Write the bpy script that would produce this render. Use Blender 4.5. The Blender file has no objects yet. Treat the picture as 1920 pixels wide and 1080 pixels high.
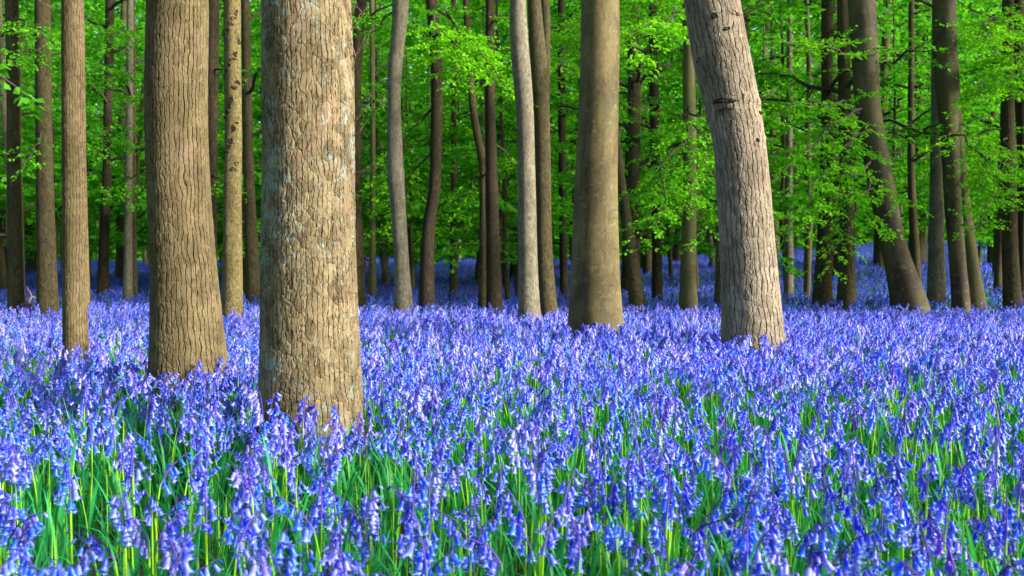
import bpy, math, random
import numpy as np
from mathutils import Vector, Matrix, Quaternion
R = math.radians
random.seed(7); rng = np.random.default_rng(7)
scene = bpy.context.scene
COL = scene.collection

# ------------------------------------------------------------------ camera, sky, sun
F = 1866.0                      # focal length in photo pixels (35 mm on a 36 mm wide sensor)
HC = 0.92                       # camera height
HORIZON = 500.0
PITCH = math.atan((540 - HORIZON) / F)
cam = bpy.data.cameras.new('camera'); camo = bpy.data.objects.new('camera', cam); COL.objects.link(camo)
cam.sensor_width = 36; cam.lens = 36 * F / 1920
camo.location = (0, 0, HC); camo.rotation_euler = (math.pi / 2 - PITCH, 0, 0)
cam.clip_start = 0.02; cam.clip_end = 1500
cam.dof.use_dof = True; cam.dof.focus_distance = 4.6; cam.dof.aperture_fstop = 6.3
scene.camera = camo

SUN_EL, SUN_AZ = R(24), R(68)   # the sun stands behind the camera, to the right
S = Vector((math.sin(SUN_AZ) * math.cos(SUN_EL), -math.cos(SUN_AZ) * math.cos(SUN_EL), math.sin(SUN_EL)))
w = bpy.data.worlds.new('World'); scene.world = w; w.use_nodes = True
nt = w.node_tree; bg = nt.nodes['Background']
sky = nt.nodes.new('ShaderNodeTexSky'); sky.sky_type = 'NISHITA'; sky.sun_disc = False
sky.sun_elevation = SUN_EL
sky.sun_rotation = math.atan2(S.x, S.y)
nt.links.new(sky.outputs[0], bg.inputs[0]); bg.inputs[1].default_value = 0.10
sl = bpy.data.lights.new('sun', 'SUN'); sl.energy = 4.8; sl.angle = R(14); sl.color = (1, .93, .82)
so = bpy.data.objects.new('sun', sl); COL.objects.link(so)
so.rotation_euler = S.to_track_quat('Z', 'Y').to_euler()
scene.view_settings.view_transform = 'Standard'; scene.view_settings.look = 'None'
scene.view_settings.exposure = 1.5; scene.view_settings.gamma = 1
cy = scene.cycles
cy.max_bounces = 7; cy.diffuse_bounces = 3; cy.glossy_bounces = 2; cy.transmission_bounces = 4; cy.transparent_max_bounces = 4
cy.caustics_reflective = False; cy.caustics_refractive = False
cy.use_denoising = True; cy.sample_clamp_indirect = 6

# ------------------------------------------------------------------ helpers
def at(x, y, d):
    """photo pixel (1920x1080) at distance d along +Y -> world point"""
    u, v = (x - 960) / F, (540 - y) / F
    c, s = math.cos(PITCH), math.sin(PITCH)
    dy = c + s * v; dz = -s + c * v
    return Vector((u * d / dy, d, HC + dz * d / dy))

def ground_z(x, y):
    x = np.asarray(x, float); y = np.asarray(y, float)
    dd = np.sqrt(np.maximum(y, 0.0) ** 2 + 1e-9)
    s = np.clip((dd - 12.5) / 34.0, 0, 2.2)
    side = np.clip((x / np.maximum(dd, 3) - 0.05) / 0.45, 0, 1); side = side * side * (3 - 2 * side)
    z = 1.0 * s ** 1.3 + 0.9 * side * s ** 1.2
    z = z + 0.02 * np.sin(x * 1.3 + 0.7) * np.cos(y * 0.9) + 0.06 * np.sin(x * 0.31 + y * 0.23) * np.clip((dd - 8) / 10, 0, 1)
    return z
def gz(x, y): return float(ground_z(x, y))

def tag(o, label=None, cat=None, group=None, kind=None):
    if label: o['label'] = label
    if cat: o['category'] = cat
    if group: o['group'] = group
    if kind: o['kind'] = kind
    return o
def empty(name, loc, rz=0):
    o = bpy.data.objects.new(name, None); COL.objects.link(o); o.location = loc; o.rotation_euler = (0, 0, rz)
    o.empty_display_size = .1
    return o
def link(name, me, parent=None):
    o = bpy.data.objects.new(name, me); COL.objects.link(o)
    if parent: o.parent = parent
    return o
def copy_tree(o, parent=None):
    c = o.copy(); COL.objects.link(c)
    if parent: c.parent = parent
    for ch in list(o.children): copy_tree(ch, c)
    return c

class MB:
    """collects faces of a single mesh"""
    def __init__(s): s.v = []; s.f = []; s.m = []; s.t = []; s.n = 0
    def add(s, v, f, mat=0, tint=0.5):
        v = np.asarray(v, np.float32).reshape(-1, 3); f = np.asarray(f, np.int64)
        if f.ndim == 1: f = f.reshape(1, -1)
        s.v.append(v); s.f.append(f + s.n); s.n += len(v)
        s.m.append(np.full(len(f), mat, np.int32))
        s.t.append(np.broadcast_to(np.asarray(tint, np.float32), (len(v),)).copy())
    def mesh(s, name, mats, smooth=True):
        me = bpy.data.meshes.new(name)
        V = np.concatenate(s.v); me.vertices.add(len(V)); me.vertices.foreach_set('co', V.ravel())
        lens = np.concatenate([np.full(len(f), f.shape[1], np.int32) for f in s.f])
        loops = np.concatenate([f.ravel() for f in s.f]).astype(np.int32)
        me.loops.add(len(loops)); me.loops.foreach_set('vertex_index', loops)
        me.polygons.add(len(lens))
        me.polygons.foreach_set('loop_start', np.concatenate([[0], np.cumsum(lens)[:-1]]).astype(np.int32))
        me.polygons.foreach_set('material_index', np.concatenate(s.m))
        me.polygons.foreach_set('use_smooth', np.full(len(lens), bool(smooth)))
        a = me.attributes.new('tint', 'FLOAT', 'POINT'); a.data.foreach_set('value', np.concatenate(s.t))
        for m in mats: me.materials.append(m)
        me.update(calc_edges=True); me.validate()
        return me

def grid_faces(nr, ns, closed=True):
    i = np.arange(nr - 1)[:, None]; j = np.arange(ns if closed else ns - 1)[None, :]
    j2 = (j + 1) % ns
    return np.stack([i * ns + j, i * ns + j2, (i + 1) * ns + j2, (i + 1) * ns + j], -1).reshape(-1, 4)

def tube(P, rad, ns):
    P = np.asarray(P, float); rad = np.asarray(rad, float)
    T = np.gradient(P, axis=0); T /= np.linalg.norm(T, axis=1)[:, None] + 1e-12
    ref = np.array([0.13, 0.21, 1.0]) if abs(T[0, 2]) < .8 else np.array([1.0, .1, .2])
    A = np.cross(T, ref); A /= np.linalg.norm(A, axis=1)[:, None] + 1e-12
    B = np.cross(T, A)
    a = np.arange(ns) / ns * 2 * math.pi
    V = P[:, None] + rad[:, None, None] * (np.cos(a)[None, :, None] * A[:, None] + np.sin(a)[None, :, None] * B[:, None])
    return V.reshape(-1, 3), grid_faces(len(P), ns)

def spline(P, n):
    """Catmull-Rom through the rows of P, n samples, uniform in row index"""
    P = np.asarray(P, float); k = len(P)
    Q = np.vstack([2 * P[0] - P[1], P, 2 * P[-1] - P[-2]])
    t = np.linspace(0, k - 1 - 1e-9, n); i = t.astype(int); u = (t - i)[:, None]
    a, b, c, d = Q[i], Q[i + 1], Q[i + 2], Q[i + 3]
    return .5 * (2 * b + (c - a) * u + (2 * a - 5 * b + 4 * c - d) * u ** 2 + (3 * b - a - 3 * c + d) * u ** 3)

# ------------------------------------------------------------------ materials
class N:
    def __init__(s, name):
        s.m = bpy.data.materials.new(name); s.m.use_nodes = True
        s.t = s.m.node_tree; s.t.nodes.clear()
        s.out = s.n('ShaderNodeOutputMaterial')
    def n(s, typ, **kw):
        x = s.t.nodes.new(typ)
        for k, v in kw.items(): setattr(x, k, v)
        return x
    def l(s, a, b): s.t.links.new(a, b)
    def val(s, sock, v):
        if isinstance(v, bpy.types.NodeSocket): s.l(v, sock)
        else: sock.default_value = v
    def math(s, op, a, b=0.0, c=0.0, clamp=False):
        x = s.n('ShaderNodeMath', operation=op, use_clamp=clamp)
        s.val(x.inputs[0], a); s.val(x.inputs[1], b); s.val(x.inputs[2], c); return x.outputs[0]
    def mix(s, f, a, b, blend='MIX'):
        x = s.n('ShaderNodeMix', data_type='RGBA', blend_type=blend)
        s.val(x.inputs[0], f)
        for i, c in ((6, a), (7, b)):
            if isinstance(c, bpy.types.NodeSocket): s.l(c, x.inputs[i])
            else: x.inputs[i].default_value = (*c, 1)
        return x.outputs[2]
    def ramp(s, f, lo, hi, a=0.0, b=1.0):
        x = s.n('ShaderNodeMapRange', interpolation_type='SMOOTHSTEP'); s.val(x.inputs[0], f)
        for i, v in ((1, lo), (2, hi), (3, a), (4, b)): s.val(x.inputs[i], v)
        return x.outputs[0]
    def noise(s, vec, scale, detail=3, rough=.55):
        x = s.n('ShaderNodeTexNoise'); s.l(vec, x.inputs['Vector'])
        x.inputs['Scale'].default_value = scale; x.inputs['Detail'].default_value = detail; x.inputs['Roughness'].default_value = rough
        return x.outputs['Fac'], x.outputs['Color']
    def scaled(s, vec, xyz):
        x = s.n('ShaderNodeVectorMath', operation='MULTIPLY'); s.l(vec, x.inputs[0]); x.inputs[1].default_value = xyz; return x.outputs[0]
    def add(s, a, b):
        x = s.n('ShaderNodeVectorMath', operation='ADD'); s.l(a, x.inputs[0]); s.val(x.inputs[1], b); return x.outputs[0]
    def attr(s, name): 
        x = s.n('ShaderNodeAttribute', attribute_name=name); return x

def leaf_material(name, a, b, trans=.5, tipcol=None, rough=.5, c=None, spec=.15):
    g = N(name)
    t = g.attr('tint').outputs['Fac']
    pos = g.n('ShaderNodeNewGeometry').outputs['Position']
    nf, _ = g.noise(pos, 1.1, 2)
    k = g.math('ADD', t, g.math('MULTIPLY', g.math('SUBTRACT', nf, .5), .8), clamp=True)
    col = g.mix(k, a, b)
    if tipcol: col = g.mix(g.ramp(t, .70, .80), g.mix(g.ramp(nf, .35, .65), a, b), tipcol)
    p = g.n('ShaderNodeBsdfPrincipled'); g.l(col, p.inputs['Base Color']); p.inputs['Roughness'].default_value = rough
    p.inputs['Specular IOR Level'].default_value = spec
    tr = g.n('ShaderNodeBsdfTranslucent')
    g.l(g.mix(1.0, col, c or (1.25, 1.15, .45), 'MULTIPLY'), tr.inputs['Color'])
    mx = g.n('ShaderNodeMixShader'); mx.inputs[0].default_value = trans
    g.l(p.outputs[0], mx.inputs[1]); g.l(tr.outputs[0], mx.inputs[2]); g.l(mx.outputs[0], g.out.inputs['Surface'])
    return g.m

M = {}
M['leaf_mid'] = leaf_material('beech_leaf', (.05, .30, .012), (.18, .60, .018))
M['leaf_near'] = leaf_material('bright_beech_leaf', (.07, .36, .010), (.23, .64, .016))  # brighter, yellower green than the other beech leaves
M['leaf_far'] = leaf_material('distant_leaf', (.045, .29, .020), (.19, .63, .030))
M['stem'] = leaf_material('bluebell_stem', tipcol=(.13, .075, .46), a=(.16, .46, .015), b=(.36, .66, .025), trans=.45)
M['blade'] = leaf_material('bluebell_leaf', (.012, .22, .075), (.045, .42, .11), .45, rough=.45, spec=.3)
M['grass'] = leaf_material('grass_blade', (.04, .26, .012), (.14, .42, .02), .4)

def twig_material():
    g = N('twig_bark'); p = g.n('ShaderNodeBsdfPrincipled')
    pos = g.n('ShaderNodeNewGeometry').outputs['Position']; f, _ = g.noise(pos, 25, 3)
    g.l(g.mix(f, (.018, .013, .008), (.075, .055, .035)), p.inputs['Base Color']); p.inputs['Roughness'].default_value = .85
    g.l(p.outputs[0], g.out.inputs['Surface']); return g.m
M['twig'] = twig_material()

def bell_material(name, per_object):
    g = N(name)
    t = g.attr('tint').outputs['Fac']            # 0 at the base of a bell, 1 at its curled tips
    if per_object:
        oi = g.n('ShaderNodeObjectInfo'); base = oi.outputs['Color']; rnd = oi.outputs['Random']
    else:
        base = g.attr('hue').outputs['Color']; rnd = g.attr('rnd').outputs['Fac']
    base = g.mix(g.math('MULTIPLY', g.math('POWER', rnd, 2.6), .8), base, (.34, .40, .97))
    pale = g.mix(g.ramp(t, .45, 1.0, 0, .6), base, (.46, .58, .98))
    col = g.mix(g.ramp(t, 0, .3, .45, 0), pale, (.13, .05, .38))
    p = g.n('ShaderNodeBsdfPrincipled'); g.l(col, p.inputs['Base Color']); p.inputs['Roughness'].default_value = .33
    p.inputs['Specular IOR Level'].default_value = .5
    tr = g.n('ShaderNodeBsdfTranslucent'); g.l(col, tr.inputs['Color'])
    mx = g.n('ShaderNodeMixShader'); mx.inputs[0].default_value = .45
    g.l(p.outputs[0], mx.inputs[1]); g.l(tr.outputs[0], mx.inputs[2]); g.l(mx.outputs[0], g.out.inputs['Surface'])
    return g.m
M['bell'] = bell_material('bluebell_petal', True)
M['bells'] = bell_material('bluebell_petals', False)

def ground_material():
    g = N('woodland_floor'); p = g.n('ShaderNodeBsdfPrincipled')
    pos = g.n('ShaderNodeNewGeometry').outputs['Position']
    f, _ = g.noise(pos, 3.0, 5); f2, _ = g.noise(pos, 40, 4)
    col = g.mix(g.ramp(f, .4, .65), (.012, .035, .010), (.045, .032, .016))
    col = g.mix(g.math('MULTIPLY', f2, .5), col, (.06, .05, .025))
    g.l(col, p.inputs['Base Color']); p.inputs['Roughness'].default_value = .95
    b = g.n('ShaderNodeBump'); g.l(f2, b.inputs['Height']); b.inputs['Distance'].default_value = .03; g.l(b.outputs[0], p.inputs['Normal'])
    g.l(p.outputs[0], g.out.inputs['Surface']); return g.m
M['ground'] = ground_material()

def bark(name, a, b, crack, sc=30, st=.16, width=.05, depth=.006, lichen=None, lich=(.62, .70), patch=None, moss=0.0, cross=.5, true_disp=False, dark=.75, brkmin=.3, second=.45, ridges=0, on_trunk=True):
    """fissured bark: long wavy grooves that fork and fade out, short cross cracks, flaky plates"""
    g = N(name)
    oc = g.attr('bark').outputs['Vector'] if on_trunk else g.n('ShaderNodeTexCoord').outputs['Object']
    _, wc = g.noise(g.scaled(oc, (1, 1, .6)), sc * .5, 3)
    wv = g.n('ShaderNodeVectorMath', operation='SUBTRACT'); g.l(wc, wv.inputs[0]); wv.inputs[1].default_value = (.5, .5, .5)
    v1 = g.add(g.scaled(oc, (1, 1, st)), g.scaled(wv.outputs[0], (.35 / sc, .35 / sc, 0)))
    n1, _ = g.noise(v1, sc, 2, .45)
    n2, _ = g.noise(g.add(v1, (4.2, 1.7, 8.8)), sc * 1.9, 3, .5)
    brk, _ = g.noise(g.scaled(oc, (1, 1, .7)), sc * .8, 2)
    w1 = g.math('MULTIPLY', g.ramp(brk, .34, .56, brkmin, 1.0), width)
    g1 = g.ramp(g.math('ABSOLUTE', g.math('SUBTRACT', n1, .5)), 0.0, w1)
    if ridges:
        xyz = g.n('ShaderNodeSeparateXYZ'); g.l(oc, xyz.inputs[0])
        ang = g.math('DIVIDE', g.math('ARCTAN2', xyz.outputs[1], xyz.outputs[0]), 2 * math.pi)
        wa, _ = g.noise(g.scaled(oc, (1, 1, .55)), 9, 2); wb, _ = g.noise(g.scaled(oc, (1, 1, .55)), sc * .9, 2)
        warp = g.math('ADD', g.math('MULTIPLY', g.math('SUBTRACT', wa, .5), 1.9), g.math('MULTIPLY', g.math('SUBTRACT', wb, .5), 1.1))
        ph = g.math('ADD', g.math('MULTIPLY', ang, ridges), warp)
        saw = g.math('ABSOLUTE', g.math('SUBTRACT', g.math('FRACT', ph), .5))
        g1 = g.ramp(g.math('SUBTRACT', .5, saw), 0.0, g.math('MULTIPLY', w1, 3.4))
    g2 = g.ramp(g.math('ABSOLUTE', g.math('SUBTRACT', n2, .5)), 0.0, g.math('MULTIPLY', w1, .8), second, 1)
    vec = g.add(g.scaled(oc, (sc * 1.5, sc * 1.5, sc * .55)), g.scaled(wv.outputs[0], (1.6, 1.6, 1.1)))
    vo = g.n('ShaderNodeTexVoronoi', feature='DISTANCE_TO_EDGE'); vo.inputs['Scale'].default_value = 1; g.l(vec, vo.inputs['Vector'])
    vc = g.n('ShaderNodeTexVoronoi', feature='F1'); vc.inputs['Scale'].default_value = 1; g.l(vec, vc.inputs['Vector'])
    cell = g.n('ShaderNodeSeparateColor'); g.l(vc.outputs['Color'], cell.inputs[0])
    g3 = g.ramp(vo.outputs['Distance'], 0.0, g.math('MULTIPLY', g.ramp(brk, .62, .38), .16), 1 - cross, 1)
    edge = g.math('MULTIPLY', g.math('MULTIPLY', g1, g2), g3)
    fn, _ = g.noise(g.scaled(oc, (1, 1, .45)), sc * 5.0, 5, .7)
    mixf = g.math('ADD', g.math('MULTIPLY', cell.outputs[0], .3), g.math('MULTIPLY', fn, .7))
    col = g.mix(g.ramp(mixf, .25, .72), a, b)
    tone, _ = g.noise(g.scaled(oc, (1, 1, .35)), 6, 3)
    col = g.mix(g.math('MULTIPLY', g.ramp(tone, .40, .68), .45), col, tuple(x * .55 for x in a))
    if patch:
        pn, _ = g.noise(g.add(g.scaled(oc, (1, 1, .5)), (3.1, 7.7, 1.3)), 11, 5, .65)
        col = g.mix(g.math('MULTIPLY', g.ramp(pn, .55, .66), .5), col, patch)
    if lichen:
        ln, _ = g.noise(g.add(g.scaled(oc, (1, 1, .6)), (9.0, 2.0, 5.0)), 26, 9, .88)
        if ridges == 58:      # lichen grows mostly on one weather side and in a band at mid height
            wx, _ = g.noise(g.scaled(oc, (1, 1, .35)), 5, 3)
            ln = g.math('ADD', ln, g.math('ADD', g.math('MULTIPLY', xyz.outputs[0], -.28), g.math('MULTIPLY', g.math('SUBTRACT', wx, .5), .35)))
        col = g.mix(g.math('MULTIPLY', g.ramp(ln, lich[0], lich[1]), .75), col, lichen)
    if moss:
        mn, _ = g.noise(oc, 6, 4); col = g.mix(g.math('MULTIPLY', g.ramp(mn, .42, .62), moss), col, (.075, .085, .016))
    if on_trunk:
        zz = g.n('ShaderNodeSeparateXYZ'); g.l(oc, zz.inputs[0]); dn, _ = g.noise(oc, 8, 5, .7)
        damp = g.ramp(g.math('ADD', zz.outputs[2], g.math('MULTIPLY', dn, .7)), .95, .35)
        col = g.mix(g.math('MULTIPLY', damp, .65), col, (.050, .048, .018))
    col = g.mix(g.ramp(edge, 0, .8, dark, 0), col, crack)
    p = g.n('ShaderNodeBsdfPrincipled'); g.l(col, p.inputs['Base Color']); p.inputs['Roughness'].default_value = .9
    p.inputs['Specular IOR Level'].default_value = .15
    h = g.math('ADD', edge, g.math('ADD', g.math('MULTIPLY', fn, .32), g.math('MULTIPLY', cell.outputs[1], .25)))
    if true_disp:
        d = g.n('ShaderNodeDisplacement'); g.l(h, d.inputs['Height']); d.inputs['Scale'].default_value = depth; d.inputs['Midlevel'].default_value = .9
        g.l(d.outputs[0], g.out.inputs['Displacement']); g.m.displacement_method = 'BOTH'
    else:
        bu = g.n('ShaderNodeBump'); g.l(h, bu.inputs['Height']); bu.inputs['Distance'].default_value = depth; bu.inputs['Strength'].default_value = .9
        g.l(bu.outputs[0], p.inputs['Normal'])
    g.l(p.outputs[0], g.out.inputs['Surface'])
    return g.m

def beech_bark(name, a, b, dark, moss=0.0):
    g = N(name)
    oc = g.attr('bark').outputs['Vector']
    st, _ = g.noise(g.scaled(oc, (1, 1, .08)), 22, 5, .6)
    big, _ = g.noise(g.scaled(oc, (1, 1, .35)), 5, 4)
    wr, _ = g.noise(g.scaled(oc, (.25, .25, 1)), 34, 3, .6)
    sp, _ = g.noise(oc, 120, 3, .7)
    col = g.mix(g.ramp(big, .35, .65), a, b)
    col = g.mix(g.math('MULTIPLY', g.ramp(st, .48, .7), .5), col, dark)
    line = g.ramp(wr, .64, .72)
    col = g.mix(g.math('MULTIPLY', line, .55), col, dark)
    col = g.mix(g.math('MULTIPLY', g.ramp(sp, .6, .72), .35), col, (.40, .36, .26))
    gr, _ = g.noise(g.scaled(oc, (1, 1, .3)), 60, 6, .75)
    col = g.mix(g.math('MULTIPLY', g.ramp(gr, .42, .62), .4), col, dark)
    lc, _ = g.noise(oc, 17, 7, .8); col = g.mix(g.math('MULTIPLY', g.ramp(lc, .56, .64), .45), col, (.24, .25, .17))
    al, _ = g.noise(g.scaled(oc, (1, 1, .22)), 7, 4); col = g.mix(g.math('MULTIPLY', g.ramp(al, .52, .68), .5), col, (.10, .105, .03))
    if moss:
        mn, _ = g.noise(g.scaled(oc, (1, 1, .3)), 6, 4); col = g.mix(g.math('MULTIPLY', g.ramp(mn, .42, .6), moss), col, (.08, .10, .016))
    p = g.n('ShaderNodeBsdfPrincipled'); g.l(col, p.inputs['Base Color']); p.inputs['Roughness'].default_value = .75
    p.inputs['Specular IOR Level'].default_value = .25
    h = g.math('SUBTRACT', g.math('ADD', g.math('MULTIPLY', st, .5), g.math('MULTIPLY', sp, .25)), g.math('MULTIPLY', line, .5))
    bu = g.n('ShaderNodeBump'); g.l(h, bu.inputs['Height']); bu.inputs['Distance'].default_value = .006; bu.inputs['Strength'].default_value = .8
    g.l(bu.outputs[0], p.inputs['Normal']); g.l(p.outputs[0], g.out.inputs['Surface'])
    return g.m

M['bark_flaky'] = bark('flaky_lichened_bark', (.092, .070, .036), (.235, .185, .102), (.022, .015, .009), sc=30, st=.18, brkmin=.3, second=.55, width=.030, depth=.0075, ridges=58,
                       lichen=(.225, .28, .24), lich=(.52, .59), patch=(.225, .145, .090), cross=.3, true_disp=True, dark=.92)
RID = dict(st=.14, width=.042, brkmin=.45, second=.7, lichen=(.27, .265, .225), lich=(.62, .68), patch=(.165, .115, .080), cross=.22, true_disp=True, dark=.92)
M['bark_ridged'] = bark('ridged_olive_bark', (.082, .063, .030), (.160, .126, .062), (.021, .016, .009), sc=30, depth=.0075, ridges=42, **RID)
M['bark_slim'] = bark('fine_ridged_bark', (.082, .062, .029), (.158, .122, .060), (.024, .018, .010), sc=44, depth=.005, ridges=24, **RID)
M['bark_scaly'] = bark('scaly_grey_bark', (.150, .122, .084), (.31, .26, .185), (0.028, 0.020, 0.014), sc=26, st=.22, brkmin=.5, second=.7, width=.042, depth=.0080, ridges=32,
                       lichen=(0.320, 0.336, 0.304), lich=(.62, .70), patch=(0.264, 0.176, 0.128), cross=.35, true_disp=True, dark=.95)
M['bark_beech'] = beech_bark('smooth_beech_bark', (.062, .048, .017), (.155, .120, .044), (.027, .019, .009))
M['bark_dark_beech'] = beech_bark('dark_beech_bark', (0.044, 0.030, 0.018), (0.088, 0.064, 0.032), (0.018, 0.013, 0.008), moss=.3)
M['bark_mossy'] = beech_bark('mossy_beech_bark', (0.088, 0.076, 0.028), (0.144, 0.112, 0.044), (0.032, 0.028, 0.013), moss=.7)
M['bark_tan'] = bark('tan_bark', (0.160, 0.124, 0.048), (0.248, 0.200, 0.088), (0.048, 0.036, 0.016), sc=40, st=.35, width=.05, lichen=(0.288, 0.304, 0.256), lich=(.58, .68), moss=.3)
M['bark_grey'] = bark('pale_grey_bark', (.132, .118, .078), (.240, .214, .144), (0.064, 0.048, 0.032), sc=45, st=.16, width=.04, depth=.004, lichen=(0.288, 0.320, 0.288), lich=(.53, .64))
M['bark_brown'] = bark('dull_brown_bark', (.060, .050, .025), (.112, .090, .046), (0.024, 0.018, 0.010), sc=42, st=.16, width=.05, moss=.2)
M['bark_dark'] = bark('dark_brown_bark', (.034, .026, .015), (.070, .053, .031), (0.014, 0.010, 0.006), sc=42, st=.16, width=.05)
M['bark_scar'] = bark('dark_branch_scar', (.045, .032, .022), (.11, .08, .05), (.015, .01, .008), sc=60, st=.8, width=.08, on_trunk=False)

# ------------------------------------------------------------------ ground
def build_ground():
    xs = np.concatenate([np.linspace(-420, -42, 22)[:-1], np.linspace(-42, 42, 85), np.linspace(42, 420, 22)[1:]])
    ys = np.concatenate([np.linspace(-60, -3, 12)[:-1], np.linspace(-3, 70, 120), np.linspace(70, 500, 22)[1:]])
    X, Y = np.meshgrid(xs, ys)
    V = np.stack([X, Y, ground_z(X, Y)], -1).reshape(-1, 3)
    b = MB(); b.add(V, grid_faces(len(ys), len(xs), False)[:, ::-1] if False else grid_faces(len(ys), len(xs), False))
    o = link('ground', b.mesh('ground', [M['ground']])); tag(o, kind='structure')
    o['label'] = 'dark leaf mould of the woodland floor under the bluebells'
build_ground()

# ------------------------------------------------------------------ foliage
class Foliage:
    def __init__(s): s.p = []; s.d = []; s.n = []; s.s = []; s.t = []; s.tw = []
    def leaves(s, p, d, n, sz, t): s.p.append(p); s.d.append(d); s.n.append(n); s.s.append(sz); s.t.append(t)
    def twig(s, a, b, r): s.tw.append((a, b, r))
    def mesh(s, name, leafmat, detail=True, shape=.3):
        b = MB()
        if s.p:
            P = np.concatenate(s.p); D = np.concatenate(s.d); Nn = np.concatenate(s.n); Z = np.concatenate(s.s)[:, None]; T = np.concatenate(s.t)
            D /= np.linalg.norm(D, axis=1)[:, None] + 1e-9
            W = np.cross(Nn, D); W /= np.linalg.norm(W, axis=1)[:, None] + 1e-9
            U = np.cross(D, W)
            k = len(P)
            if detail:
                pts = [P, P + Z * (.28 * D + shape * W + .07 * U), P + Z * (.66 * D + shape * .85 * W + .07 * U), P + Z * (D - .04 * U),
                       P + Z * (.66 * D - shape * .85 * W + .07 * U), P + Z * (.28 * D - shape * W + .07 * U)]
                V = np.stack(pts, 1).reshape(-1, 3); i = np.arange(k)[:, None] * 6
                b.add(V, np.concatenate([i + [0, 3, 2, 1], i + [0, 5, 4, 3]]), 0, np.repeat(T, 6))
            else:
                pts = [P, P + Z * (.5 * D + shape * W + .1 * U), P + Z * D, P + Z * (.5 * D - shape * W + .1 * U)]
                V = np.stack(pts, 1).reshape(-1, 3); i = np.arange(k)[:, None] * 4
                b.add(V, i + [0, 3, 2, 1], 0, np.repeat(T, 4))
        if s.tw:
            A = np.array([x[0] for x in s.tw]); B = np.array([x[1] for x in s.tw]); r = np.array([x[2] for x in s.tw])[:, None]
            D = B - A; D /= np.linalg.norm(D, axis=1)[:, None] + 1e-9
            E = np.cross(D, [.2, .3, 1.0]); E /= np.linalg.norm(E, axis=1)[:, None] + 1e-9; G = np.cross(D, E)
            ring = [E, -.5 * E + .866 * G, -.5 * E - .866 * G]
            V = np.stack([A + r * x for x in ring] + [B + r * .45 * x for x in ring], 1).reshape(-1, 3)
            i = np.arange(len(A))[:, None] * 6
            b.add(V, np.concatenate([i + [0, 1, 4, 3], i + [1, 2, 5, 4], i + [2, 0, 3, 5]]), 1)
        return b.mesh(name, [M[leafmat], M['twig']], smooth=False)

def spray(fol, a, b, size, gap, tilt, tone):
    """leaves set alternately along the twig a -> b, roughly in one level plane"""
    a = np.asarray(a, float); b = np.asarray(b, float); L = np.linalg.norm(b - a)
    k = max(3, int(L / gap)); t = (np.arange(k) + rng.random(k) * .6) / k
    D = (b - a) / (L + 1e-9); side = np.where(np.arange(k) % 2 == 0, 1., -1.)
    Wd = np.cross(D, [0, 0, 1.0]); Wd /= np.linalg.norm(Wd) + 1e-9
    P = a + t[:, None] * (b - a) + rng.normal(0, .012, (k, 3))
    ang = rng.uniform(.5, 1.2, k)
    d = np.cos(ang)[:, None] * D + (np.sin(ang) * side)[:, None] * Wd + np.stack([np.zeros(k), np.zeros(k), rng.normal(-.18, .28, k)], 1)
    n = np.array([0, 0, 1.0]) + rng.normal(0, tilt, (k, 3))
    fol.leaves(P, d, n, size * rng.uniform(.65, 1.15, k), np.clip(tone + rng.normal(0, .18, k), 0, 1))

def grow_limb(p0, az, elev, L, r0, fol, size=.065, gap=.035, sag=.35, tone=.5, tilt=.45, bare=.25, dens=1.0, p1=None, twigs=True):
    """a limb from the trunk; returns its centre line and radii, adds its twigs and leaves to fol"""
    n = 9; t = np.linspace(0, 1, n); p0 = np.asarray(p0, float)
    if p1 is None:
        dirh = np.array([math.cos(az), math.sin(az), 0])
        P = p0 + dirh * (L * t)[:, None] * math.cos(elev); P[:, 2] += L * math.sin(elev) * t - sag * L * t ** 2.2
    else:
        p1 = np.asarray(p1, float); L = np.linalg.norm(p1 - p0); P = p0 + (p1 - p0) * t[:, None]
        P[:, 2] += L * sag * .6 * np.sin(t * math.pi) * (1 - .3 * t)
    wob = rng.normal(0, .025 * L, (n, 3)); wob[0] = 0; P = P + wob * np.array([1, 1, .7])
    rad = r0 * (1 - .85 * t)
    m = max(4, int(L * 7 * dens))
    for j in range(m):
        u = bare + (1 - bare) * (j + rng.random()) / m
        q = u * (n - 1); i = min(int(q), n - 2); base = P[i] + (P[i + 1] - P[i]) * (q - i)
        D = P[i + 1] - P[i]; D = D / (np.linalg.norm(D) + 1e-9)
        s = 1 if j % 2 else -1
        side = np.cross(D, [0, 0, 1.0]); side /= np.linalg.norm(side) + 1e-9
        a = rng.uniform(.6, 1.1)
        tl = (.28 + .5 * (1 - u)) * min(1.0, L / 1.6) * rng.uniform(.6, 1.2)
        d = math.cos(a) * D + math.sin(a) * s * side + np.array([0, 0, rng.normal(-.06, .16)])
        d /= np.linalg.norm(d); tip = base + d * tl; tip[2] -= .12 * tl
        if twigs: fol.twig(base, tip, max(.0022, r0 * .10))
        tn = np.clip(tone + rng.normal(0, .12), 0, 1)
        spray(fol, base, tip, size, gap, tilt, tn)
        for q2 in range(int(max(1, round(tl * 7 * dens)))):
            v = rng.uniform(.2, .95); b2 = base + (tip - base) * v
            side2 = np.cross(d, [0, 0, 1.0]); side2 /= np.linalg.norm(side2) + 1e-9
            d2 = d * .7 + side2 * (1 if q2 % 2 else -1) * rng.uniform(.5, .9) + np.array([0, 0, rng.normal(-.05, .2)])
            tl2 = tl * rng.uniform(.25, .5)
            spray(fol, b2, b2 + d2 * tl2, size, gap, tilt, tn)
    return P, rad

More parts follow.
